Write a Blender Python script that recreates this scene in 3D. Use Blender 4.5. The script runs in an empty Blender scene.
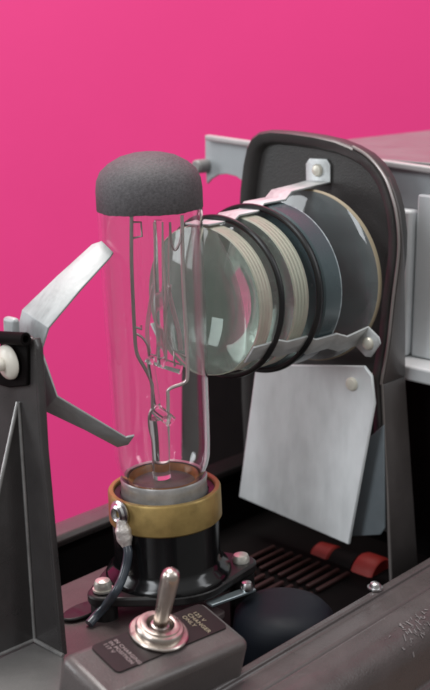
import bpy, bmesh, math, random
from mathutils import Vector, Matrix
R = math.radians
random.seed(7)
S = bpy.context.scene
COL = S.collection

# ------------------------------------------------------------------ camera
F, CX, CY = 1200.0, 215.0, 345.0            # focal length and centre in photo pixels (430 x 690)
YAW, DIST = R(42), 0.385
PITCH = math.atan((CY - 30.0) / F)
HD = Vector((math.cos(YAW), math.sin(YAW), 0)); RT = Vector((math.sin(YAW), -math.cos(YAW), 0)); UZ = Vector((0, 0, 1))
FW = HD * math.cos(PITCH) - UZ * math.sin(PITCH); UP = HD * math.sin(PITCH) + UZ * math.cos(PITCH)
def ray(x, y): return FW + RT * ((x - CX) / F) - UP * ((y - CY) / F)
CAM = -ray(157, 345) * DIST                 # the lamp axis passes through the world origin
def at(x, y, axis, v):                      # point of a measured spot on the plane axis = v
    d = ray(x, y); return CAM + d * ((v - CAM[axis]) / d[axis])
def proj(q):
    q = Vector(q) - CAM; d = q.dot(FW); return (CX + F * q.dot(RT) / d, CY - F * q.dot(UP) / d)
cam = bpy.data.objects.new('camera', bpy.data.cameras.new('camera')); COL.objects.link(cam)
m = Matrix.Identity(4)
for i in range(3):
    m[i][0] = RT[i]; m[i][1] = UP[i]; m[i][2] = -FW[i]; m[i][3] = CAM[i]
cam.matrix_world = m
cd = cam.data
cd.sensor_fit = 'VERTICAL'; cd.sensor_height = 24; cd.sensor_width = 24 * 430 / 690; cd.lens = 24 * F / 690
cd.clip_start = 0.005; cd.clip_end = 20
cd.dof.use_dof = True; cd.dof.focus_distance = 0.378; cd.dof.aperture_fstop = 12.5
S.camera = cam

# ------------------------------------------------------------------ light
w = bpy.data.worlds.new('World'); S.world = w; w.use_nodes = True
wn = w.node_tree.nodes; wl = w.node_tree.links
bg = wn['Background']; bg.inputs['Strength'].default_value = 0.58
tc = wn.new('ShaderNodeTexCoord'); sx = wn.new('ShaderNodeSeparateXYZ'); rp = wn.new('ShaderNodeValToRGB')
wl.new(tc.outputs['Generated'], sx.inputs[0]); wl.new(sx.outputs['Z'], rp.inputs[0]); wl.new(rp.outputs[0], bg.inputs[0])
rp.color_ramp.elements[0].position = 0.0; rp.color_ramp.elements[0].color = (.30, .29, .28, 1)
rp.color_ramp.elements[1].position = 1.0; rp.color_ramp.elements[1].color = (1, 1, 1, 1)
def area(name, loc, look, sx_, sy_, power, col):
    l = bpy.data.lights.new(name, 'AREA'); l.shape = 'RECTANGLE'; l.size = sx_; l.size_y = sy_; l.energy = power; l.color = col
    o = bpy.data.objects.new(name, l); COL.objects.link(o); o.location = loc
    o.rotation_euler = (Vector(look) - Vector(loc)).to_track_quat('-Z', 'Y').to_euler()
    return o
def cw(r, f, z): return Vector((0, 0, z)) + RT * r + HD * f         # right, forward, up of the lamp
area('ceiling_light', cw(-.15, .22, 1.15), tuple(cw(-.1, .25, 0)), .7, .5, 12.5, (1, .97, .93))
area('window_light', cw(-.75, -1.0, .75), (0, 0, 0), .32, .8, 7.0, (.92, .96, 1))
area('left_glint_light', cw(-1.3, .05, .34), (.02, 0, 0), .38, .6, 5.0, (.93, .97, 1))  # added lamp, unseen source, placed for lens glints and bulb reflections
area('side_streak_light', cw(1.05, -.25, .6), (.02, 0, 0), .22, .7, 2.0, (.94, .97, 1))  # added strip lamp, unseen source, for the streak on the bulb's right edge
S.view_settings.view_transform = 'Standard'; S.view_settings.look = 'None'
S.view_settings.exposure = 0.25; S.view_settings.gamma = 1; S.view_settings.use_curve_mapping = False
S.cycles.max_bounces = 24; S.cycles.transmission_bounces = 20; S.cycles.transparent_max_bounces = 16
S.cycles.glossy_bounces = 8; S.cycles.diffuse_bounces = 4; S.cycles.filter_width = 2.3
S.cycles.sample_clamp_indirect = 6

# ------------------------------------------------------------------ materials
def mat(name, col, rough=.5, metal=0., bump=0., bscale=900., vary=0., vscale=60., coat=0., spec=.5, trans=0., ior=1.45, rvar=0., brush=None):
    M = bpy.data.materials.new(name); M.use_nodes = True
    n = M.node_tree.nodes; l = M.node_tree.links; b = n['Principled BSDF']
    b.inputs['Base Color'].default_value = (*col, 1); b.inputs['Roughness'].default_value = rough
    b.inputs['Metallic'].default_value = metal; b.inputs['Coat Weight'].default_value = coat
    b.inputs['Specular IOR Level'].default_value = spec
    b.inputs['Transmission Weight'].default_value = trans; b.inputs['IOR'].default_value = ior
    t = n.new('ShaderNodeTexCoord')
    if vary or rvar:
        z = n.new('ShaderNodeTexNoise'); z.inputs['Scale'].default_value = vscale; z.inputs['Detail'].default_value = 6; z.inputs['Roughness'].default_value = .65
        if brush:
            mp = n.new('ShaderNodeMapping'); mp.inputs['Scale'].default_value = brush; l.new(t.outputs['Object'], mp.inputs['Vector']); l.new(mp.outputs[0], z.inputs['Vector'])
        else: l.new(t.outputs['Object'], z.inputs['Vector'])
        if vary:
            r = n.new('ShaderNodeValToRGB'); r.color_ramp.elements[0].position = .3; r.color_ramp.elements[1].position = .7
            r.color_ramp.elements[0].color = (*[c * (1 - vary) for c in col], 1); r.color_ramp.elements[1].color = (*[min(1, c * (1 + vary)) for c in col], 1)
            l.new(z.outputs['Fac'], r.inputs[0]); l.new(r.outputs[0], b.inputs['Base Color'])
        if rvar:
            mr = n.new('ShaderNodeMapRange'); mr.inputs[1].default_value = .3; mr.inputs[2].default_value = .7
            mr.inputs[3].default_value = max(.02, rough - rvar); mr.inputs[4].default_value = min(1, rough + rvar)
            l.new(z.outputs['Fac'], mr.inputs[0]); l.new(mr.outputs[0], b.inputs['Roughness'])
    if bump:
        z2 = n.new('ShaderNodeTexNoise'); z2.inputs['Scale'].default_value = bscale; z2.inputs['Detail'].default_value = 3
        l.new(t.outputs['Object'], z2.inputs['Vector'])
        bp = n.new('ShaderNodeBump'); bp.inputs['Strength'].default_value = bump; bp.inputs['Distance'].default_value = .0005
        l.new(z2.outputs['Fac'], bp.inputs['Height']); l.new(bp.outputs[0], b.inputs['Normal'])
    return M
PINK = mat('pink_paint', (.84, .046, .245), .5, bump=.12, bscale=160, vary=.03, vscale=4)
TABLE = mat('table_top', (.16, .11, .08), .5, vary=.25, vscale=20)
PAINT = mat('brown_grey_enamel', (.080, .070, .068), .36, bump=.22, bscale=1500, vary=.16, vscale=70, rvar=.10, coat=.15)
PAINTR = mat('rail_enamel', (.078, .066, .065), .34, bump=.25, bscale=1300, vary=.10, vscale=90, rvar=.12, coat=.2)
POSTM = mat('post_enamel', (.050, .046, .046), .33, bump=.15, bscale=1500, vary=.15, vscale=60, rvar=.08, coat=.2)
PLATEM = mat('plate_enamel', (.048, .045, .044), .40, bump=.2, bscale=1500, vary=.15, vscale=60, rvar=.08, coat=.1)
DECK = mat('deck_enamel', (.085, .064, .063), .45, bump=.3, bscale=1200, vary=.15, vscale=80)
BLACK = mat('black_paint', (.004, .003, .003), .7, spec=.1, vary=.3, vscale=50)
BAKE = mat('black_bakelite', (.006, .006, .0065), .16, spec=.5, rvar=.08, vscale=120)
BAKED = mat('dusty_bakelite', (.014, .013, .013), .42, spec=.5, vary=.5, vscale=180, rvar=.15)
BLUEB = mat('blue_black_enamel', (.005, .007, .012), .6, spec=.35, rvar=.1, vscale=40)
ARMM = mat('pale_bracket', (.50, .52, .52), .45, metal=.45, vary=.16, vscale=200, rvar=.14, brush=(.5, 2, 2), bump=.05)
ALU = mat('dull_aluminium', (.40, .42, .425), .5, metal=.3, vary=.18, vscale=160, rvar=.16, brush=(.6, 2.5, 1), bump=.08, bscale=700)
SHIELD = mat('zinc_sheet', (.74, .77, .775), .5, metal=.25, vary=.06, vscale=90, rvar=.14, brush=(1, 1.6, .6), bump=.06, bscale=500)
GREY = mat('grey_blue_enamel', (.40, .43, .445), .42, vary=.08, vscale=60, rvar=.08, bump=.08, bscale=900)
GREYT = mat('grey_lid_enamel', (.20, .19, .19), .42, vary=.12, vscale=60, rvar=.07, coat=.2)
GREYD = mat('warm_grey_enamel', (.25, .245, .24), .45, vary=.1, vscale=60)
CHROME = mat('worn_nickel', (.60, .54, .49), .32, metal=1, rvar=.1, vscale=200, vary=.08)
STEEL = mat('steel', (.60, .60, .60), .30, metal=1, rvar=.12, vscale=220, vary=.12)
DSTEEL = mat('support_wire_metal', (.50, .45, .44), .28, metal=.9)
LSTEEL = mat('bright_wire', (.86, .78, .76), .3, metal=.8)
BRASS = mat('aged_brass', (.34, .235, .085), .45, metal=.6, vary=.22, vscale=110, rvar=.14, bump=.08, bscale=600)
CAPM = mat('graphite_coating', (.104, .097, .102), .62, bump=.35, bscale=2200, vary=.30, vscale=1100, spec=.35)
WHITEP = mat('ivory_plastic', (.78, .74, .66), .35)
CREAM2 = mat('pale_glass_edge', (.57, .59, .48), .4, trans=.3)
CREAM = mat('ground_glass_edge', (.50, .52, .42), .45, trans=.5, bump=.3, bscale=500, vary=.10, vscale=200)
RUBBER = mat('black_ring', (.008, .008, .009), .3)
WIREB = mat('blue_grey_insulation', (.050, .062, .078), .3, coat=.3)
TIN = mat('solder_tin', (.80, .75, .71), .4, metal=.4, bump=.6, bscale=900)
RED = mat('red_enamel', (.23, .012, .008), .6, vary=.15, vscale=90)  # base colour darkened for the shade around the drum
LABEL = mat('black_legend', (.010, .006, .0065), .4, vary=.3, vscale=200)
INK = mat('legend_lettering', (.30, .24, .24), .5)
INK2 = mat('gilt_lettering', (.30, .26, .18), .5)
AMBER = mat('amber_reflection', (.42, .15, .035), .35, vary=.4, vscale=160)
CHIP = mat('scraped_paint', (.19, .175, .175), .5, vary=.2, vscale=400)
REDBAR = mat('dark_red_bars', (.032, .009, .008), .6)  # pit shade put into the bars' darkened base colour
def glass(name, col, rough=0., ior=1.5, dens=0., dcol=(1, 1, 1)):
    M = bpy.data.materials.new(name); M.use_nodes = True; n = M.node_tree.nodes; l = M.node_tree.links
    b = n['Principled BSDF']; b.inputs['Base Color'].default_value = (*col, 1); b.inputs['Roughness'].default_value = rough
    b.inputs['Transmission Weight'].default_value = 1; b.inputs['IOR'].default_value = ior
    if dens:
        v = n.new('ShaderNodeVolumeAbsorption'); v.inputs['Color'].default_value = (*dcol, 1); v.inputs['Density'].default_value = dens
        l.new(v.outputs[0], n['Material Output'].inputs['Volume'])
    return M
GLASS = glass('clear_bulb_glass', (.985, .985, .985), 0, 1.47)
LENSG = glass('condenser_glass', (.93, .98, .95), 0.01, 1.52, 16, (.72, .90, .80))
def dusty(M, amt, col):
    n = M.node_tree.nodes; l = M.node_tree.links; d = n.new('ShaderNodeBsdfDiffuse'); d.inputs[0].default_value = (*col, 1)
    t = n.new('ShaderNodeTexCoord'); z = n.new('ShaderNodeTexNoise'); z.inputs['Scale'].default_value = 130; z.inputs['Detail'].default_value = 5; l.new(t.outputs['Object'], z.inputs['Vector'])
    mr = n.new('ShaderNodeMapRange'); mr.inputs[1].default_value = .3; mr.inputs[2].default_value = .7; mr.inputs[3].default_value = amt * .7; mr.inputs[4].default_value = amt * 1.3; l.new(z.outputs['Fac'], mr.inputs[0])
    x = n.new('ShaderNodeMixShader'); l.new(mr.outputs[0], x.inputs[0]); l.new(n['Principled BSDF'].outputs[0], x.inputs[1]); l.new(d.outputs[0], x.inputs[2]); l.new(x.outputs[0], n['Material Output'].inputs['Surface'])
HEATG = mat('slate_filter_glass', (.060, .086, .094), .26, coat=.0, rvar=.08, vscale=90)
BIGG = glass('rear_lens_glass', (.90, .93, .91), 0.01, 1.5)
dusty(LENSG, .13, (.78, .86, .80)); dusty(GLASS, .014, (.8, .78, .78)); dusty(BIGG, .10, (.56, .66, .68))

# ------------------------------------------------------------------ mesh helpers
def obj(name, bm, material, parent=None, smooth=35, bevel=0., solid=0., seg=2, loc=None):
    bmesh.ops.recalc_face_normals(bm, faces=bm.faces)
    me = bpy.data.meshes.new(name)
    base = Vector(loc) if loc is not None else (Vector(parent['o']) if parent is not None and 'o' in parent else Vector((0, 0, 0)))
    if loc is not None or parent is not None: bmesh.ops.translate(bm, verts=bm.verts, vec=-base)
    bm.to_mesh(me); bm.free()
    for p in me.polygons: p.use_smooth = True
    me.set_sharp_from_angle(angle=R(smooth))
    for k in (material if isinstance(material, (list, tuple)) else [material]): me.materials.append(k)
    o = bpy.data.objects.new(name, me); COL.objects.link(o)
    if parent is not None: o.parent = parent; o['o'] = tuple(base)
    elif loc is not None: o.location = base; o['o'] = tuple(base)
    if solid:
        s = o.modifiers.new('solid', 'SOLIDIFY'); s.thickness = solid; s.offset = 0
    if bevel:
        b = o.modifiers.new('bevel', 'BEVEL'); b.width = bevel; b.segments = seg; b.limit_method = 'ANGLE'; b.angle_limit = R(40)
    return o
def thing(name, label, cat, loc, group=None):
    o = bpy.data.objects.new(name, None); COL.objects.link(o); o.location = loc; o.empty_display_size = .01
    o['o'] = tuple(loc); o['label'] = label; o['category'] = cat
    if group: o['group'] = group
    return o
def tag(o, label, cat, group=None):
    o['label'] = label; o['category'] = cat
    if group: o['group'] = group
    return o
def basis(ax):
    ax = Vector(ax).normalized(); h = Vector((0, 0, 1)) if abs(ax.z) < .9 else Vector((1, 0, 0))
    u = h.cross(ax).normalized(); return ax, u, ax.cross(u)
def lathe(bm, prof, org, ax, n=64, closed=False, mi=None):          # prof: (radius, height along the axis)
    ax, u, v = basis(ax); org = Vector(org); rings = []
    for r, h in prof:
        if r < 1e-7: rings.append([bm.verts.new(org + ax * h)])
        else: rings.append([bm.verts.new(org + ax * h + (u * math.cos(2 * math.pi * k / n) + v * math.sin(2 * math.pi * k / n)) * r) for k in range(n)])
    seq = list(range(len(rings) - 1)) + ([len(rings) - 1] if closed else [])
    for i in seq:
        a, b = rings[i], rings[(i + 1) % len(rings)]
        for k in range(n):
            k2 = (k + 1) % n
            if len(a) == 1 and len(b) == 1: break
            if len(a) == 1: f = bm.faces.new((a[0], b[k], b[k2]))
            elif len(b) == 1: f = bm.faces.new((a[k], b[0], a[k2]))
            else: f = bm.faces.new((a[k], b[k], b[k2], a[k2]))
            if mi: f.material_index = mi[i]
    return bm
def L(prof, org, ax, n=64, closed=False, mi=None): return lathe(bmesh.new(), prof, org, ax, n, closed, mi)
def box(bm, x0, x1, y0, y1, z0, z1):
    vs = [bm.verts.new((x, y, z)) for x in (x0, x1) for y in (y0, y1) for z in (z0, z1)]
    for q in ((0, 1, 3, 2), (4, 6, 7, 5), (0, 4, 5, 1), (2, 3, 7, 6), (0, 2, 6, 4), (1, 5, 7, 3)): bm.faces.new([vs[i] for i in q])
    return bm
def B(*a): return box(bmesh.new(), *a)
def prism(bm, pts, off):                                              # polygon pushed along a vector
    off = Vector(off); a = [bm.verts.new(p) for p in pts]; b = [bm.verts.new(Vector(p) + off) for p in pts]
    bm.faces.new(a); bm.faces.new(b[::-1])
    for i in range(len(a)): j = (i + 1) % len(a); bm.faces.new((a[i], b[i], b[j], a[j]))
    return bm
def P(pts, off): return prism(bmesh.new(), pts, off)
def curve(pts, k=6):                                                  # Catmull-Rom through the points
    pts = [Vector(p) for p in pts]; q = [pts[0] * 2 - pts[1]] + pts + [pts[-1] * 2 - pts[-2]]; out = []
    for i in range(1, len(q) - 2):
        for s in range(k):
            t = s / k; a, b, c, d = q[i - 1], q[i], q[i + 1], q[i + 2]
            out.append(.5 * ((2 * b) + (c - a) * t + (2 * a - 5 * b + 4 * c - d) * t * t + (3 * b - a - 3 * c + d) * t ** 3))
    return out + [pts[-1]]
def tube(bm, pts, r, n=10, closed=False):
    pts = [Vector(p) for p in pts]; rings = []; N = len(pts); u = None
    for i, p in enumerate(pts):
        t = (pts[(i + 1) % N] - pts[i - 1]) if closed else (pts[min(i + 1, N - 1)] - pts[max(i - 1, 0)])
        t.normalize()
        if u is None: u = basis(t)[1]
        u = (u - t * u.dot(t)).normalized(); v = t.cross(u)
        rr = r[i] if isinstance(r, (list, tuple)) else r
        rings.append([bm.verts.new(p + (u * math.cos(2 * math.pi * k / n) + v * math.sin(2 * math.pi * k / n)) * rr) for k in range(n)])
    for i in range(N if closed else N - 1):
        a, b = rings[i], rings[(i + 1) % N]
        for k in range(n): bm.faces.new((a[k], b[k], b[(k + 1) % n], a[(k + 1) % n]))
    if not closed: bm.faces.new(rings[0]); bm.faces.new(rings[-1][::-1])
    return bm
def T(pts, r, n=10, closed=False): return tube(bmesh.new(), pts, r, n, closed)
def strip(rows):                                                      # sheet through pairs of points
    bm = bmesh.new(); vs = [[bm.verts.new(p) for p in r] for r in rows]
    for i in range(len(vs) - 1):
        for k in range(len(vs[i]) - 1): bm.faces.new((vs[i][k], vs[i][k + 1], vs[i + 1][k + 1], vs[i + 1][k]))
    return bm
def screw(bm, org, ax, r, h, hexa=False):
    if hexa: lathe(bm, [(0, 0), (r, 0), (r, h * .8), (r * .86, h), (0, h)], org, ax, 6)
    else: lathe(bm, [(0, 0), (r, 0), (r, h * .35), (r * .8, h * .8), (r * .4, h), (0, h)], org, ax, 24)
    return bm

def wide(p, tx):                                                       # depth so that the far edge meets a measured column
    lo, hi = 0., .08
    for _ in range(40):
        md = (lo + hi) / 2
        if proj(p + Vector((md, 0, 0)))[0] < tx: lo = md
        else: hi = md
    return lo

# ------------------------------------------------------------------ setting
ZD, ZR, ZP = -.088, -.080, -.106                                      # deck, rail and pit levels
wc = CAM + HD * 1.0
bm = P([wc + RT * a + UZ * b for a, b in ((-2, -1.2), (2, -1.2), (2, 1.4), (-2, 1.4))], HD * .02)
wall = obj('wall', bm, PINK, loc=wc); wall['kind'] = 'structure'; wall['label'] = 'plain bright pink painted wall behind the projector'; wall['category'] = 'wall'
tb = obj('tabletop', B(-.24, .34, -.20, .056, -.165, -.141), TABLE, loc=(0, 0, -.141), bevel=.003); tb['kind'] = 'structure'; tb['label'] = 'table under the projector'; tb['category'] = 'table'

# ------------------------------------------------------------------ projector body
PJ = thing('slide_projector', 'opened dark brown-grey slide projector body with lamp socket, toggle switch box and lens plate', 'projector', (0, 0, -.14))
X0, X1 = -.20, .30
def extr(prof, x0=X0, x1=X1):                                         # profile in (Y, Z), closed, pushed along X
    return P([(x0, y, z) for y, z in prof], (x1 - x0, 0, 0))
# front rail: inner lip, flat top, shoulder, dark outer side with a low ridge
rail = obj('front_rail', extr([(-.0610, ZR - .010), (-.0610, ZR + .0006), (-.0635, ZR + .0006), (-.0640, ZR - .0012), (-.0712, ZR - .0010), (-.0722, ZR - .0022), (-.0730, ZR - .0006), (-.0775, ZR - .0010),
      (-.0815, ZR - .0030), (-.0840, ZR - .0065), (-.0850, ZR - .011), (-.0852, ZR - .022), (-.0868, ZR - .0232), (-.0870, ZR - .0255), (-.0855, ZR - .027), (-.0858, -.14), (-.0835, -.14), (-.0835, ZR - .014)]), PAINTR, PJ, bevel=.0006)
rp_ = at(375, 588, 2, ZR + .001); bm = bmesh.new(); screw(bm, rp_, (0, 0, 1), .0019, .0022); lathe(bm, [(.0026, 0), (.0026, .0005), (0, .0005)], rp_, (0, 0, 1), 20)
obj('screw', bm, STEEL, rail)
bm = bmesh.new()
def chip(px, py, w, h, ang, n=9):
    c = at(px, py, 1, -.0835); c.y = -.0835
    # scraped flakes follow the shoulder of the rail
    d = Vector((math.cos(ang), 0, math.sin(ang))); e = Vector((-math.sin(ang), 0, math.cos(ang)))
    return c, d, e
chips = [(-0.0805, -.0027), (-.083, -.0052)]
for k in range(60):
    x = random.gauss(at(424, 620, 1, -.084).x, .0065); y0 = random.uniform(-.0842, -.0788)
    def surf(y):
        pr = [(-.0775, ZR - .0010), (-.0815, ZR - .0030), (-.0840, ZR - .0065), (-.0850, ZR - .011)]
        for (a, za), (b, zb) in zip(pr, pr[1:]):
            if b <= y <= a: t = (y - a) / (b - a); return za + (zb - za) * t
        return pr[-1][1]
    ln = random.uniform(.0004, .0026) * random.random(); wd = random.uniform(.0001, .00045); sk = random.uniform(-.0012, .0012)
    ys = [y0 + ln * .5, y0 - ln * .5]; ys = [max(-.0848, min(-.0777, q)) for q in ys]
    up = Vector((0, -.00012, .00016))
    q = [Vector((x - wd, ys[0], surf(ys[0]))), Vector((x + wd * .6, ys[0], surf(ys[0]))), Vector((x + sk + wd, ys[1], surf(ys[1]))), Vector((x + sk - wd * .4, ys[1], surf(ys[1])))]
    prism(bm, [p + up for p in q], up * .5)
obj('paint_chips', bm, CHIP, rail)
# rear rim, pit, deck
rim = [(.0465, ZR - .001), (.0475, ZR + .0012), (.053, ZR + .0018), (.058, ZR + .0008), (.060, ZR - .004), (.060, -.14), (.0578, -.14), (.0578, ZR - .006), (.0485, ZR - .004)]
obj('rear_rim', extr(rim, X0, .060), PAINTR, PJ, bevel=.0006)
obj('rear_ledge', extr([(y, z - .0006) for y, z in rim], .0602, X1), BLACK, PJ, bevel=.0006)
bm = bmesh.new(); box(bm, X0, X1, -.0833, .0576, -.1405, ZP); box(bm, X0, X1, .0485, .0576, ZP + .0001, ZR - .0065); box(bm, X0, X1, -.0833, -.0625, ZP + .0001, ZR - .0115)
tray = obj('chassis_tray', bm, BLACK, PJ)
dk = [(-.19, -.0605), (-.020, -.0605), (-.020, -.024), (.006, -.024), (.007, -.023), (.007, .031), (-.19, .031)]
obj('deck_plate', P([(x, y, ZD - .0025) for x, y in dk], (0, 0, .0025)), DECK, PJ, bevel=.0006)
bm = bmesh.new()
for k in range(9):
    y = .020 - k * .0046
    for (xa, xb) in ((.044, .063), (.066, .086)): box(bm, xa, xb, y - .0008, y + .0008, ZP + .0006, ZP + .0020)
vg = obj('vent_grille', bm, REDBAR, PJ, bevel=.0004)
gc = at(262, 628, 2, ZD - .004)
obj('motor_cover', L([(0, .0050), (.009, .0046), (.0140, .0030), (.0165, .0004), (.0172, -.005), (.0172, -.0175), (0, -.0175)], (.0222, -.0360, ZD - .003), (0, 0, 1), 48), BLUEB, PJ, smooth=60)
# bright tab beside the socket
t0, t1 = at(209, 606, 2, ZD + .0045), at(253, 590, 2, ZD + .0045); dv = (t1 - t0).normalized(); nv = Vector((-dv.y, dv.x, 0)) * .0017
tabo = obj('metal_tab', P([t0 + nv, t1 + nv, t1 - nv, t0 - nv], (0, 0, .0011)), mat('blued_steel', (.34, .40, .42), .35, metal=.8, vary=.1), PJ, bevel=.0003)
bm = bmesh.new(); lathe(bm, [(0, .003), (.0016, .0026), (.0022, .0012), (.0022, 0), (0, 0)], t1 - dv * .0028 + Vector((0, 0, .0011)), (0, 0, 1), 20); obj('rivet', bm, STEEL, tabo)

# ---- support post at the left with a triangular gusset
XP = at(64, 656, 2, ZD + .004)[0]; ZF = ZD + .004
def px(pts, axis, v): return [at(a, b, axis, v) for a, b in pts]
web = px([(0, 345), (1, 338), (6, 334.5), (28, 336), (32, 339), (35, 350), (41.5, 450), (61.5, 656), (-14, 620)], 0, XP)
zb = web[7].z; web[8].z = zb
post = obj('support_post', P(web, (.0016, 0, 0)), POSTM, PJ, bevel=.0006)
ga, gb = at(19, 402, 0, XP - .0002), at(35, 640, 0, XP - .0002); gc2 = at(-33, 679, 2, ZF); 
gm = at(17, 450, 1, ga.y * .8 + gb.y * .2)
obj('gusset', P([ga, gb, Vector((gc2.x, gb.y + .001, gb.z)), ], (0, .0014, 0)), POSTM, post, bevel=.0005)
C1 = at(64, 656, 2, ZF); D1 = at(62, 692, 2, ZF)
foot = [gb + Vector((0, 0, 0)), C1, D1, Vector((D1.x - .03, D1.y - .012, ZF)), Vector((D1.x - .06, gb.y + .02, ZF)), Vector((gb.x, gb.y + .02, ZF))]
for q in foot: q.z = ZF
obj('foot_flange', P([q + Vector((0, 0, -.0039)) for q in foot], (0, 0, .0038)), mat('lit_foot_enamel', (.13, .125, .122), .42, bump=.2, bscale=1400, vary=.15, vscale=60), post, bevel=.0006)  # lighter than the post: brightness of the upward face painted in
tube_b = T([gb + Vector((-.0003, 0, .0002)), C1 + Vector((-.0003, 0, .0002))], .0007); EDGE = mat('edge_highlight', (.26, .255, .25), .32, metal=.4, vary=.3, vscale=150)  # pale tubes: highlights along the post's edges put into the colour
obj('base_highlight', tube_b, EDGE, post)
obj('ridge_highlight', T([ga + Vector((-.0002, -.0001, 0)), gb + Vector((-.0002, -.0001, .0004))], .00055), EDGE, post)
gtip = Vector((gc2.x, gb.y + .001, gb.z + .0004)); obj('gusset_edge_highlight', T([ga + Vector((-.0002, .0003, 0)), gtip], .0006), EDGE, post)
obj('gusset_foot_highlight', T([gb + Vector((-.0003, 0, .0002)), gtip], .0006), EDGE, post)
# edge flange along the near side of the post
fe = px([(32, 339), (35, 350), (41.5, 450), (61.5, 656)], 0, XP); fe2 = [q + Vector((wide(q, tx), 0, 0)) for q, tx in zip(fe, (39.5, 42.5, 48, 66.5))]
obj('edge_flange', strip([[a, b] for a, b in zip(fe, fe2)]), POSTM, post, solid=.0012, bevel=.0004)
# dark clamp with rolled top, and ivory screw spacer
cl = px([(0, 343), (27, 343), (27, 386), (9, 388), (-6, 384)], 0, XP - .0014)
clamp = obj('clamp_bracket', P(cl, (.0012, 0, 0)), BLACK, post, bevel=.0004)
ra, rb = at(-8, 337, 0, XP - .003), at(26, 339, 0, XP - .003)
obj('rolled_edge', L([(.0011, 0), (.0019, 0), (.0019, (rb - ra).length), (.0011, (rb - ra).length)], ra, rb - ra, 20, True), BLACK, clamp)
kn = at(8.5, 362, 0, XP - .0022)
obj('spacer_knob', L([(0, .018), (.0020, .018), (.0020, .0022), (.0036, .0018), (.0050, .0009), (.0052, 0), (0, 0)], kn, (-1, .08, -.05), 32), WHITEP, post, smooth=50)
# light V-shaped spring whose tips rest on the bulb
XS = XP + .0075
rowsU = [[at(18, 352, 0, XS), at(42, 366, 0, XS)], [at(17, 334, 0, XS), at(41, 353, 0, XS)], [at(22.7, 310, 0, XS + .001), at(49, 328, 0, XS + .001)],
         [at(58, 276, 0, -.034), at(80, 291, 0, -.034)], [at(92, 245, 0, -.0195), at(110, 258, 0, -.0195)], [at(102, 241.5, 0, -.0172), at(113.5, 253, 0, -.0172)]]
rowsL = [[at(18, 352, 0, XS), at(42, 366, 0, XS)], [at(28, 366, 0, XS), at(43, 354, 0, XS)], [at(44, 410, 0, XS + .001), at(57.5, 396, 0, XS + .001)],
         [at(84, 429, 0, -.034), at(91, 416, 0, -.034)], [at(117, 446.5, 0, -.0195), at(126, 437, 0, -.0195)], [at(128, 444, 0, -.0172), at(134.5, 435, 0, -.0172)]]
sp = obj('spring_clip', strip(rowsU), ALU, post, solid=.0008, bevel=.0002)
obj('spring_arm', strip(rowsL[1:]), ALU, sp, solid=.0008, bevel=.0002)
bm = bmesh.new(); tt = at(11, 325, 0, XP + .003); box(bm, XP + .0017, XP + .0045, tt.y - .0028, tt.y + .0026, tt.z - .006, tt.z + .0024); obj('spring_tab', bm, ALU, sp, bevel=.0012, seg=4)
box_b = B(XP + .0017, XS - .0003, min(rowsU[0][0].y, rowsU[0][1].y) + .001, max(rowsU[0][0].y, rowsU[0][1].y) - .001, -.002, .006); obj('spacer_block', box_b, POSTM, post)

# ---- lens plate
XL = .087
def P2(pts): return [at(a, b, 0, XL) for a, b in pts]
out = P2([(244, 470), (240, 400), (238, 300), (237.2, 215), (238.5, 190), (241.5, 165), (245, 148), (250, 138), (258, 132), (270, 130), (290, 131.5), (314, 135), (334, 139.5), (350, 146), (363, 153.5),
          (374, 164), (383, 178), (389.5, 195), (394, 213), (396.5, 235), (396, 258), (391, 298), (386, 343), (379, 384), (383, 470), (385.5, 533)])
zb2 = out[-1].z
out = [Vector((XL, .038, zb2)), Vector((XL, .0385, zb2 + .02))] + out[1:]
def inset(pts, d):
    n = len(pts); r = []
    cx = sum(p.y for p in pts) / n; cz = sum(p.z for p in pts) / n
    for i in range(n):
        a, b, c = pts[i - 1], pts[i], pts[(i + 1) % n]
        t = ((b - a).normalized() + (c - b).normalized()); t.normalize(); nn = Vector((0, -t.z, t.y))
        if nn.y * (cx - b.y) + nn.z * (cz - b.z) < 0: nn = -nn
        r.append(b + nn * d)
    return r
bm = bmesh.new()
loops = [[p + Vector((.0075, 0, 0)) for p in inset(out, .0004)], [p + Vector((.0012, 0, 0)) for p in out], inset(out, .0010), [p + Vector((.0004, 0, 0)) for p in inset(out, .0036)], [p + Vector((.0024, 0, 0)) for p in inset(out, .0050)], [p + Vector((.0042, 0, 0)) for p in inset(out, .0056)]]
vl = [[bm.verts.new(p) for p in lp] for lp in loops]
for a, b in zip(vl, vl[1:]):
    for i in range(len(a)): j = (i + 1) % len(a); bm.faces.new((a[i], b[i], b[j], a[j]))
bm.faces.new(vl[-1]); 
bk = [bm.verts.new(p + Vector((.0015, 0, 0))) for p in loops[-1]]; bm.faces.new(bk)
for i in range(len(bk)): j = (i + 1) % len(bk); bm.faces.new((vl[0][i], bk[i], bk[j], vl[0][j]))
plate = obj('lens_plate', bm, PLATEM, PJ, smooth=50)
flp = P2([(383.5, 178), (390, 195), (394.5, 213), (397, 235), (396.5, 258), (391.5, 298), (386.5, 343), (379.5, 384)])
rows = []
for p, tx in zip(flp, (384.2, 392.5, 398, 401, 403, 403.5, 404, 404)):
    p = p + Vector((.0012, -.0003, 0)); wv = max(.001, wide(p, tx)); rows.append([p, p + Vector((wv * .5, -.0002, 0)), p + Vector((wv, 0, 0))])
fl = obj('side_flange', strip(rows), PAINT, plate, solid=.0012, bevel=.0005, smooth=30)
fa, fb = flp[-1] + Vector((.0012, -.0003, -.0002)), at(388.5, 583, 0, XL) + Vector((.0012, -.0003, 0))
bot = fa + (fb - fa) * 1.02; mid = fa.lerp(bot, .985)
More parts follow.
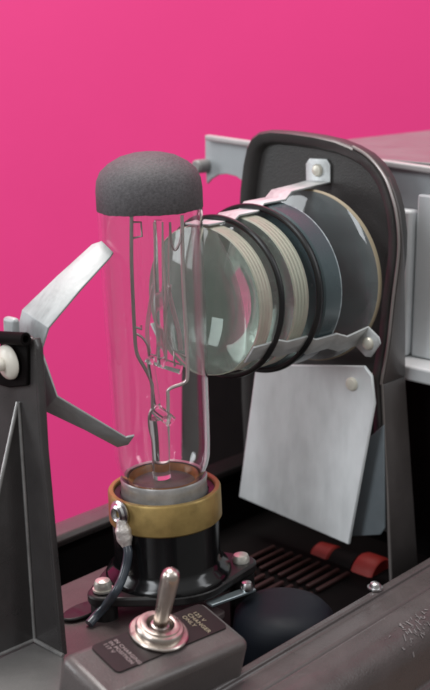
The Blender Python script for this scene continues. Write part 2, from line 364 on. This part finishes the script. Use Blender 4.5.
obj('leg_flange', strip([[fa, fa + Vector((wide(fa, 404), 0, 0))], [mid, mid + Vector((wide(mid, 417), 0, 0))], [bot + Vector((-.003, .002, 0)), bot + Vector((wide(bot, 418), 0, 0))]]), PAINT, plate, solid=.0013, bevel=.0006)
lpn = px([(366, 440), (383.5, 425), (384.5, 528), (380, 535), (340, 537), (346, 500)], 0, XL - .0012)
obj('lower_panel', P(lpn, (.0010, 0, 0)), mat('blue_grey_panel', (.16, .185, .20), .4, vary=.1, vscale=60), plate, bevel=.0003)
# edge bead of the flange, its rim highlight painted as a bright colour
obj('edge_bead', T(curve([p + Vector((.0003, -.0001, .0001)) for p in P2([(352, 147), (364, 154), (375, 164.5)])] + [p + Vector((.0004, -.0004, 0)) for p in flp] , 4) + [fa, mid], .00055, 8), mat('bead_highlight', (.30, .27, .26), .3, metal=.5), plate)

# ---- lens stack on the optical axis
AZ = .0108; AX = (1, 0, 0); AO = lambda x: (x, 0, AZ)
def biconvex(x0, x1, r, bf, bb, n=96):                                 # rim from x0 to x1, bulges at front and back
    prof = []; mi = []; NR = 9
    K = 12
    for k in range(K + 1): t = k / K; prof.append((r * t * .985, x0 - bf * (1 - t * t)))
    
    for k in range(NR): prof.append((r - (.00012 if k % 2 else 0), x0 + .0005 + (x1 - x0 - .001) * k / (NR - 1)))
    for k in range(K + 1): t = 1 - k / K; prof.append((r * t * .985, x1 + bb * (1 - t * t)))
    mi = [0] * K + [1 + k % 2 for k in range(NR + 1)] + [0] * K
    return L(prof, (0, 0, AZ), AX, n, False, mi)
c1 = obj('condenser_lens', biconvex(.0212, .0280, .0252, .0038, .0040), [LENSG, CREAM, CREAM2], loc=AO(.023), smooth=30)
tag(c1, 'thick round glass lens with cream ground edge, nearest to the lamp', 'lens', 'condenser lenses in a row')
c2 = obj('condenser_lens', biconvex(.0372, .0450, .0267, .0040, .0020), [LENSG, CREAM, CREAM2], loc=AO(.041), smooth=30)
tag(c2, 'second thick glass lens, between the two black wire rings', 'lens', 'condenser lenses in a row')
hg = obj('heat_filter', L([(0, .0505), (.0284, .0505), (.0290, .0511), (.0292, .0592), (.0292, .0597), (.0286, .0600), (0, .0600)], (0, 0, AZ), AX, 96, False, [0, 0, 0, 1, 0, 0]), [HEATG, mat('bright_glass_edge', (.36, .42, .44), .4, vary=.5, vscale=500)], loc=AO(.055), smooth=30)
tag(hg, 'dark blue-grey round filter glass between the pale lenses and the dark plate', 'filter glass')
bgm = biconvex(.0782, .0802, .0316, .0050, .0, 96)
c3 = obj('condenser_lens', bgm, [BIGG] + [mat('rear_lens_edge', (.30, .25, .17), .5)] * 2, loc=AO(.079), smooth=30)
tag(c3, 'widest clear lens, set against the dark upright plate', 'lens', 'condenser lenses in a row')
def ring(x, r, wr, label):
    o = obj('retaining_ring', T([(x + .0004 * math.sin(3 * a), r * math.cos(a), AZ + r * math.sin(a)) for a in [2 * math.pi * k / 96 for k in range(96)]], wr, 10, True), RUBBER, loc=AO(x))
    tag(o, label, 'wire ring', 'black wire rings around the lens stack')
ring(.0300, .0270, .0010, 'black wire ring around the lens nearest the lamp')
ring(.0475, .0288, .0010, 'black wire ring farther from the lamp, behind the second lens')
# three stepped arms carrying the lenses
def arm(deg, w, tab, toff=0., tabw=.0056, drop=0.):
    a = R(deg); rd = Vector((0, math.cos(a), math.sin(a))); tg = Vector((0, -math.sin(a), math.cos(a))); o = Vector((0, 0, AZ))
    prof = [(.0640, .0323), (.0605, .0299), (.0490, .0297), (.0462, .0274), (.0360, .0272), (.0335, .0258), (.0205, .0257)]
    def pt(x, r, s): return o + Vector((x, 0, 0)) + rd * r + tg * s
    tx, ra, rb, rc_ = tab
    rows = [[pt(tx, ra, toff - tabw * .7), pt(tx, ra, toff + tabw * .7)], [pt(tx, ra + (rb - ra) * .25, toff - tabw), pt(tx, ra + (rb - ra) * .25, toff + tabw)], [pt(tx, rb, toff - tabw), pt(tx, rb, toff + tabw)]]
    if rc_: rows.append([pt(tx - .011, rc_, toff * .5 - w), pt(tx - .011, rc_, toff * .5 + w)])
    for x, r in prof: rows.append([pt(x, r, -w), pt(x, r, w)])
    ob = obj('lens_bracket', strip(rows), ARMM, plate, solid=.0008, bevel=.0002, smooth=25)
    bm = bmesh.new(); screw(bm, pt(tx - .0004, (ra + rb) / 2, toff), (-1, 0, 0), .0023, .0014); obj('screw', bm, SCREWM, ob)
SCREWM = mat('cream_screw', (.62, .60, .52), .4, metal=.4)
arm(88, .0046, (.0905, .0415, .0330, .0327), toff=-.0040)
arm(214, .0036, (.0762, .0392, .0318, None), toff=.0, tabw=.0048)
arm(325, .0044, (.0905, .0395, .0330, .0327))

# ---- heat shield plate hung in front of the lens plate
sh = px([(256, 364), (364, 366), (371.5, 376), (374.5, 404), (348.5, 545), (238.5, 497)], 0, .0775)
shield = obj('heat_shield', P(sh, (.0013, 0, 0)), SHIELD, PJ, bevel=.0004)
bm = bmesh.new(); screw(bm, at(352, 384, 0, .0775), (-1, 0, 0), .0025, .0014); lathe(bm, [(0, 0), (.0018, 0), (.0018, .012), (0, .012)], at(352, 384, 0, .0788), (1, 0, 0), 16)
obj('rivet', bm, mat('ivory_rivet', (.66, .64, .55), .4), shield)

# ---- grey slide gate and housing behind the plate
XH = .120
e0 = at(384, 159, 0, XH); ZT = e0.z
pl_ = [at(205, 139, 0, XH), at(205, 166, 0, XH), at(206.5, 184, 0, XH), at(211, 179, 0, XH), at(218, 175, 0, XH), at(226, 174, 0, XH), at(236, 176.5, 0, XH), at(246, 184, 0, XH), at(254, 200, 0, XH)]
yl = pl_[-1].y
pan = pl_ + [Vector((XH, yl, -.028)), Vector((XH, -.075, -.028)), Vector((XH, -.075, ZT - .0016)), Vector((XH, .01, ZT - .0016))]
HS = obj('slide_gate', P(pan, (.0016, 0, 0)), GREY, PJ, bevel=.0004)
a0, a1 = at(205.5, 137.5, 0, XH - .003), at(404, 172, 0, XH - .003)
obj('top_lip', P([Vector((XH - .0038, a0.y, a0.z + .0012)), Vector((XH - .0038, a0.y, a0.z - .0012)), Vector((XH - .0038, -.072, a1.z - .002)), Vector((XH - .0038, -.072, a1.z + .0006))], (.0037, 0, 0)), mat('pale_lip', (.42, .40, .40), .35, vary=.1), HS, bevel=.0008, seg=3)
y1, y2 = at(404, 280, 0, XH).y, at(417, 280, 0, XH).y
zt = at(410, 208, 0, XH).z; zl = at(404, 352, 0, XH).z
bm = bmesh.new(); box(bm, XH - .006, XH - .0002, y2, y1 + .008, zl, zt); obj('guide_strip', bm, mat('pale_grey_enamel', (.74, .77, .79), .4, vary=.06), HS, bevel=.0012, seg=3)
bm = bmesh.new(); box(bm, XH - .0035, XH - .0002, -.075, y2 - .0008, zl, zt + .006); obj('guide_panel', bm, mat('mid_grey_enamel', (.66, .70, .72), .4, vary=.06), HS, bevel=.0008)
bm = bmesh.new(); box(bm, XH - .015, XH + .0, -.075, y1 + .009, zl - .0062, zl - .0002); obj('ledge', bm, mat('pale_ledge', (.55, .57, .58), .4, vary=.06), HS, bevel=.0010, seg=3)
kn2 = at(203, 166, 0, XH - .002); obj('stop_pin', L([(0, -.004), (.0030, -.004), (.0030, .004), (.0022, .005), (0, .005)], kn2, (-1, 0, 0), 20), GREYD, HS)
ylid = at(363, 137.5, 2, ZT).y
obj('lid', B(XH + .0003, .30, -.10, ylid, ZT - .0014, ZT), GREYT, HS, bevel=.0005)
obj('lid_side', B(XH + .0022, .30, ylid - .0022, ylid - .0004, -.028, ZT - .0018), GREY, HS)
# dark underframe below the gate
yb = at(181, 440, 0, XH + .002).y; yt = at(192, 366, 0, XH + .002).y; zbk = at(192, 360, 0, XH + .002).z
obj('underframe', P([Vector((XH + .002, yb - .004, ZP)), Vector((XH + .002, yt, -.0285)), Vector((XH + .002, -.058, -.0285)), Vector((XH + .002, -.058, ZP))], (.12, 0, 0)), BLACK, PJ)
# red drum lying behind the foot of the plate
rc = at(352, 569, 0, .098)
dr = obj('red_drum', L([(0, .0175), (.0055, .0175), (.0064, .0165), (.0068, .0090), (.0058, .0080), (.0058, -.0035), (.0080, -.0045), (.0086, -.0060), (.0086, -.0130), (.0078, -.0142), (0, -.0142)], rc, (0, 1, 0), 40), RED, PJ)
obj('dark_band', L([(.0056, .0079), (.0066, .0078), (.0072, -.0034), (.0056, -.0036)], rc, (0, 1, 0), 40, True), BLACK, dr)
dz = rc.z - .0064
obj('drum_cradle', B(rc.x - .004, rc.x + .004, rc.y - .010, rc.y + .010, ZP - .0002, max(dz + .001, ZP + .001)), BLACK, dr)

# ------------------------------------------------------------------ tilted axis of socket and lamp
TL = R(2.15)
AXD = (UZ * math.cos(TL) - RT * math.sin(TL)).normalized()
def hax(y):                                                            # height along the lamp axis of a picture row
    lo, hi = -.2, .2
    for _ in range(50):
        md = (lo + hi) / 2
        if proj(AXD * md)[1] > y: lo = md
        else: hi = md
    return lo
def sd(x, y, dep=0.):                                                  # spot on the upright plane through the lamp axis
    d = ray(x, y); n = HD; return CAM + d * ((n.dot(AXD * 0) + dep - n.dot(CAM)) / n.dot(d))
h_rim, h_ring0, h_fl = hax(487), hax(516), hax(566)
print('axis heights', [round(hax(q) * 1000, 1) for q in (152, 207, 230, 450, 470, 477, 490, 516, 566, 578)])
SB = AXD * h_fl
# ---- lamp socket
sock = obj('lamp_socket', L([(.0165, h_rim - .004), (.0178, h_rim - .004), (.0178, h_fl + .004), (.0186, h_fl + .002), (.0205, h_fl + .0006), (.0212, h_fl - .0008), (.0212, h_fl - .004), (.0165, h_fl - .004)], (0, 0, 0), AXD, 80, True), BAKE, PJ, smooth=45)
sock['label'] = 'round black lamp socket with brass collar'
ax_, u_, v_ = basis(AXD)
obj('brass_ring', L([(.0167, h_rim), (.0170, h_rim + .0004), (.0183, h_rim + .0004), (.0187, h_rim - .0002), (.0188, h_ring0 + .0006), (.0183, h_ring0), (.01785, h_ring0), (.01785, h_rim - .0035), (.0167, h_rim - .0035)], (0, 0, 0), AXD, 96, True), BRASS, sock)
obj('gap_shade_ring', L([(.0147, h_rim - .0012), (.0166, h_rim - .0009), (.0166, h_rim - .0030), (.0164, h_rim - .0030)], (0, 0, 0), AXD, 80, True), BAKED, sock)  # dark ring added as the shade in the gap inside the brass
obj('socket_floor', L([(0, h_rim - .0105), (.0164, h_rim - .0105), (.0164, h_rim - .014), (0, h_rim - .014)], (0, 0, 0), AXD, 48), BAKED, sock)
b1, b2 = at(103, 587, 2, SB.z - .0005), at(241, 561, 2, SB.z - .0005)
axd = (b2 - b1).normalized(); pn = AXD.cross(axd).normalized()
bm = bmesh.new(); ears = []
cS = AXD * (h_fl - .0012)
for k in range(64):                                                    # rounded rhombic flange: hull of three discs
    a = 2 * math.pi * k / 64; d = axd * math.cos(a) + pn * math.sin(a)
    best = max(((b1 - AXD * .0005 - cS).dot(d) + .0052, (b1, .0052)), (0 + .0214, (None, .0214)), ((b2 - AXD * .0005 - cS).dot(d) + .0052, (b2, .0052)), key=lambda t: t[0])
    bp = best[1][0]; c = cS if bp is None else cS + (bp - cS) - AXD * ((bp - cS).dot(AXD))
    ears.append(c + d * best[1][1])
hull = []
for q in ears:
    if not hull or (q - hull[-1]).length > 2e-4: hull.append(q)
obj('flange', P([q - AXD * .0035 for q in hull], AXD * .0034), BAKED, sock, bevel=.0008, smooth=40)
for b, lo in ((b1, 0), (b2, .0155)):
    obj('standoff', L([(0, 0), (.0044, 0), (.0044, -.0062 - lo), (.0049, -.0085 - lo), (0, -.0085 - lo)], b - AXD * .0042, AXD, 24), BAKED, sock)
    bm = bmesh.new(); o_ = b - AXD * .0010; lathe(bm, [(0, 0), (.0034, 0), (.0034, .0007), (0, .0007)], o_, AXD, 24); lathe(bm, [(0, .0006), (.0029, .0006), (.0030, .0020), (.0024, .0034), (.0012, .0039), (0, .0040)], o_, AXD, 20)
    obj('bolt', bm, mat('dull_bolt', (.66, .64, .58), .42, metal=.6, bump=.5, bscale=700), sock, smooth=30)
fp = at(84, 612, 2, ZD + .0005); obj('deck_oval', P([fp + Vector((.0060 * math.cos(t) + .003 * math.cos(t), .0042 * math.sin(t), 0)) for t in [2 * math.pi * k / 32 for k in range(32)]], (0, 0, .0012)), BAKED, PJ, bevel=.0005)  # flat dark oval lying on the deck
# terminal and lead
def onring(x, y, r):                                                   # front hit of a sight line with the socket cylinder
    d = ray(x, y).normalized(); o = CAM; dd = d - AXD * d.dot(AXD); oo = o - AXD * o.dot(AXD)
    a = dd.dot(dd); b = 2 * dd.dot(oo); c = oo.dot(oo) - r * r; t = (-b - math.sqrt(max(0, b * b - 4 * a * c))) / (2 * a); return o + d * t
tp = onring(120.5, 513, .0189); tn = (tp - AXD * tp.dot(AXD)).normalized()
term = obj('terminal', L([(.0011, 0), (.0042, 0), (.0043, .0006), (.0034, .0010), (.0030, .0018), (.0022, .0022), (.0016, .0019), (.0011, .0010)], tp, tn, 32, True), STEEL, sock)
obj('eyelet_hole', L([(0, 0), (.0012, 0), (.0012, .0010), (0, .0010)], tp, tn, 16), BRASS, term)
lg = [onring(*q, .0199) for q in ((121.5, 520), (123, 528), (124.5, 537), (127.5, 548))]
bm = T(curve(lg, 5), [.0017, .0018, .0019, .0020, .0022, .0025, .0027, .0027, .0026, .0026, .0027, .0026, .0023, .0019, .0016, .0014], 12)
obj('solder_lug', bm, TIN, term, smooth=60)
wp = [lg[-1] - (lg[-1] - lg[-2]) * .3, onring(128, 553, .0208), onring(126, 566, .0222), onring(122, 579, .0245), onring(115.5, 592, .0275), at(106, 605, 2, ZD + .0065), at(97, 615, 2, ZD + .003), at(89, 624, 2, ZD + .0012)]
obj('lead_wire', T(curve(wp, 8), .0015, 12), WIREB, PJ, smooth=60)

# ------------------------------------------------------------------ switch box
BP = at(252, 640, 2, -.068)                                           # near right top corner; the box top slopes towards the viewer
BM = Matrix.Translation(BP) @ Matrix.Rotation(R(-6), 4, 'Z') @ Matrix.Rotation(R(1), 4, 'Y') @ Matrix.Rotation(R(13), 4, 'X')
ZB = 0.0
SW = obj('switch_box', B(-.0505, 0, 0, .0215, -.021, ZB), PAINT, None, bevel=.0026, seg=4, loc=(0, 0, 0))
SW.parent = PJ; SW.matrix_local = Matrix.Translation(-Vector(PJ['o'])) @ BM
SW['label'] = 'small brown-grey box with black legend plate and toggle switch'
sc = Vector((-.0222, .0148, 0))
lx0, lx1, ly0, ly1 = -.0420, -.0026, .0074, .0198
bm = bmesh.new(); cpts = []
for (cx_, cy_, a0_) in ((lx1 - .0015, ly1 - .0015, 0), (lx0 + .0015, ly1 - .0015, 90), (lx0 + .0015, ly0 + .0015, 180), (lx1 - .0015, ly0 + .0015, 270)):
    for k in range(5): a = R(a0_ + k * 22.5); cpts.append(Vector((cx_ + .0015 * math.cos(a), cy_ + .0015 * math.sin(a), ZB + .00005)))
LP = obj('legend_plate', P(cpts, (0, 0, .00045)), LABEL, SW)
def text(body, x, y, size, m_):                                        # lettering reads along -Y, its lines step towards -X
    cu = bpy.data.curves.new('lettering', 'FONT'); cu.body = body; cu.size = size; cu.extrude = .00004; cu.space_line = 1.05; cu.space_character = 1.08
    t = bpy.data.objects.new('tmp', cu); COL.objects.link(t); bpy.context.view_layer.update()
    me = bpy.data.meshes.new_from_object(t); bpy.data.objects.remove(t)
    rot = Matrix.Rotation(R(-90), 4, 'Z'); me.transform(Matrix.Translation(Vector((x, y, ZB + .00056)) - Vector(LP['o'])) @ rot)
    me.materials.append(m_); o = bpy.data.objects.new('lettering', me); COL.objects.link(o); o.parent = LP
yt = ly1 - .0013
text('IN CHARGING\nIN POSITION\n117 V', lx0 + .0070, yt + .0002, .00168, INK)
text('125 V\nCHANGER\nONLY', lx1 - .0050, yt - .001, .0019, INK2)
sw = obj('switch_nut', L([(.0034, .0005), (.0080, .0005), (.0083, .0008), (.0083, .0013), (.0080, .0016), (.0068, .0017), (.0068, .0030), (.0064, .0035), (.0056, .0036), (.0055, .0041), (.0046, .0043), (.0040, .0041), (.0034, .0015)], sc, (0, 0, 1), 64, True), CHROME, SW, smooth=40)
obj('switch_ball', L([(0, .0010), (.0030, .0010), (.0030, .0026), (.0026, .0038), (0, .0048)], sc, (0, 0, 1), 32), DSTEEL, sw)
l0 = sc + Vector((0, 0, .0028)); tipd = None
# lever leans a little away and to the right
best = None
for k in range(-60, 61, 2):
    for j in range(-60, 61, 2):
        d = Vector((math.tan(R(k)), math.tan(R(j)), 1)).normalized(); e = proj(BM @ (l0 + d * .0195))
        s = (e[0] - 170.5) ** 2 + (e[1] - 576) ** 2 + .002 * (k * k + j * j)
        if best is None or s < best[0]: best = (s, d, k, j)
print('lever', best)
LD = best[1]
obj('toggle_lever', L([(0, 0), (.0021, 0), (.0021, .004), (.0023, .010), (.00255, .0165), (.00255, .0190), (.0022, .0208), (.0014, .0217), (0, .0220)], l0, LD, 40), CHROME, sw, smooth=60)

# ------------------------------------------------------------------ projection lamp
COLLAR = mat('grey_lamp_collar', (.46, .45, .44), .38, metal=.6, vary=.2, vscale=160, rvar=.1)
LM = thing('projection_lamp', 'clear tubular projector lamp with dark grey coated dome top standing in the brass socket', 'lamp', tuple(AXD * hax(500)))
ht, hb = hax(152), hax(208.5)
g = lambda y: hax(y)
outp = [(.0, ht), (.0045, ht - .0003), (.0085, ht - .0013), (.0122, ht - .0033), (.0148, ht - .0056), (.0161, ht - .0084), (.0165, ht - .0115), (.0165, hb), (.0163, g(300)), (.0160, g(380)), (.0158, g(440)), (.0156, g(455)), (.0150, g(463)), (.0141, g(470)), (.0132, g(475)), (.0130, g(482))]
inn = [(max(0, r - .0009), h - (.0009 if i < 6 else 0)) for i, (r, h) in enumerate(outp)]
inn[-1] = (.0121, outp[-1][1]); inn[-2] = (.0123, outp[-2][1] + .0002)
obj('glass_envelope', L(outp + inn[::-1], (0, 0, 0), AXD, 128), GLASS, LM, smooth=60)
co = [(r + .00012, h + .00012) if r else (0, h + .00012) for r, h in outp[:8]]
ci = [(r + .00002, h + .00002) if r else (0, h + .00002) for r, h in outp[:8]]
co[0] = (0, ht + .0003); capm = L(co + ci[::-1], (0, 0, 0), AXD, 192)
for v in capm.verts:                                                   # uneven lower edge of the coating
    if v.co.dot(AXD) < hb + .001:
        q = v.co - AXD * v.co.dot(AXD); t = math.atan2(q.dot(v_), q.dot(u_)); v.co += AXD * (.00012 * math.sin(5 * t) + .00007 * math.sin(13 * t + 1) + .00004 * math.sin(37 * t + 2))
obj('coated_top', capm, CAPM, LM, smooth=60)
obj('base_collar', L([(.0133, g(475)), (.0141, g(474)), (.0144, g(476)), (.0141, g(481)), (.0143, g(488)), (.0145, g(493)), (.0152, g(495)), (.0160, g(497)), (.0163, g(499)), (.0163, g(507)), (0, g(507)), (0, g(500)), (.0133, g(500))], (0, 0, 0), AXD, 80), COLLAR, LM, smooth=35)
obj('base_disc', L([(0, g(484)), (.0118, g(484)), (.0118, g(482)), (.0060, g(479)), (0, g(478))], (0, 0, 0), AXD, 48), mat('dull_base_plate', (.22, .20, .19), .5, metal=.3, vary=.3, vscale=200), LM)
obj('amber_reflection_ring', L([(.0118, g(482)), (.0121, g(477)), (.0116, g(474.5)), (.0108, g(477)), (.0104, g(482))], (0, 0, 0), AXD, 64, True), AMBER, LM)  # added amber ring imitates brass reflected at the lamp's base
def wire(pts, r, m_, nm='support_wire', sm=True):
    q = [sd(x, y, d) for x, y, d in pts]; return obj(nm, T(curve(q, 5) if sm else q, r, 10), m_, LM, smooth=60)
wire([(131.5, 215, -.002), (131.5, 260, -.002), (133, 300, -.002), (134.5, 330, -.002), (135.5, 345, -.002), (138, 356, -.002), (146, 370, -.001), (151.5, 382, 0), (152.5, 395, 0), (152.5, 408, 0)], .00062, DSTEEL)
wire([(131.5, 222, -.002), (141, 222, -.002), (142, 236, -.002), (133, 238, -.002)], .00035, DSTEEL, 'anchor_hook', False)
wire([(133, 326, -.002), (142, 329, -.002), (141, 325, -.002)], .0004, DSTEEL, 'anchor_hook', False)
wire([(134.5, 333, -.002), (142, 337, -.001), (148, 346, -.001), (149, 356, 0)], .0004, DSTEEL, 'anchor_hook')
wire([(182, 215, .002), (183, 270, .002), (185, 310, .002), (187, 345, .002), (187.5, 376, .002), (183, 383, .002), (169, 389, .001), (168, 400, .001), (168, 440, .001), (168, 472, .001)], .00062, LSTEEL, 'support_wire', True)
wire([(170, 222, .001), (171, 240, .001), (175, 250, .001), (180, 242, .001), (182, 232, .002)], .0004, DSTEEL, 'anchor_hook')
wire([(187, 357, .002), (174, 351, .001), (174, 366, .001)], .0004, DSTEEL, 'anchor_hook', False)
wire([(152.5, 408, 0), (149.5, 416, 0), (150, 428, 0), (153, 442, 0), (155, 470, 0)], .0006, DSTEEL, 'support_wire')
def rod(pts, r, nm): 
    q = [sd(x, y, d) for x, y, d in pts]; return obj(nm, T(curve(q, 5), r, 12), GLASS, LM, smooth=60)
rod([(146, 357, 0), (155, 360, 0), (166, 364, 0), (181, 369, .001)], .0017, 'glass_bridge')
rod([(154, 407, 0), (158, 411, 0), (166, 417, 0), (172, 422, 0)], .0020, 'glass_bead')
rod([(158, 418, 0), (160, 440, 0), (161, 465, 0), (162, 477, 0)], .0030, 'glass_stem')
COILM = mat('bright_tungsten', (.78, .74, .73), .28, metal=.9)
def coil(pts, r, wr, pitch):                                            # fine helix of filament wire
    q = curve([sd(x, y, d) for x, y, d in pts], 8); L_ = [0.]
    for a, b in zip(q, q[1:]): L_.append(L_[-1] + (b - a).length)
    n = int(L_[-1] / pitch * 10); out_ = []; k = 0
    for i_ in range(n + 1):
        d = L_[-1] * i_ / n
        while k < len(q) - 2 and L_[k + 1] < d: k += 1
        t = (d - L_[k]) / max(1e-9, L_[k + 1] - L_[k]); p = q[k].lerp(q[k + 1], t); tg = (q[k + 1] - q[k]).normalized(); _, u, v = basis(tg)
        a = 2 * math.pi * i_ / 10; out_.append(p + (u * math.cos(a) + v * math.sin(a)) * r)
    return obj('filament_coil', T(out_, wr, 5), COILM, LM, smooth=60)
coil([(154, 284, 0), (150, 305, 0), (147, 330, 0), (149, 352, 0)], .00062, .00013, .00042)
coil([(154, 284, 0), (160, 303, 0), (165, 330, 0), (164, 358, 0)], .00062, .00013, .00042)
coil([(170, 284, .001), (166, 305, 0), (161, 330, 0), (157, 356, 0)], .00062, .00013, .00042)
coil([(168, 288, .001), (174, 312, .001), (179, 332, .001), (181, 350, .001)], .00062, .00013, .00042)
wire([(154, 222, 0), (154.5, 250, 0), (154, 285, 0)], .00030, LSTEEL, 'hanger_wire')
wire([(162, 222, .001), (163, 250, .001), (166, 300, .001), (166, 362, .001)], .00042, LSTEEL, 'hanger_wire')
wire([(170, 226, .001), (169, 255, .001), (169, 285, .001)], .00030, LSTEEL, 'hanger_wire')
rod([(158, 220, -.002), (158, 262, -.002), (159, 300, -.002), (161, 366, -.002)], .0013, 'glass_rod')
rod([(150, 358, -.001), (152, 372, -.001), (155, 392, 0), (157, 408, 0)], .0013, 'glass_rod')

for o in bpy.data.objects:
    if 'o' in o: del o['o']
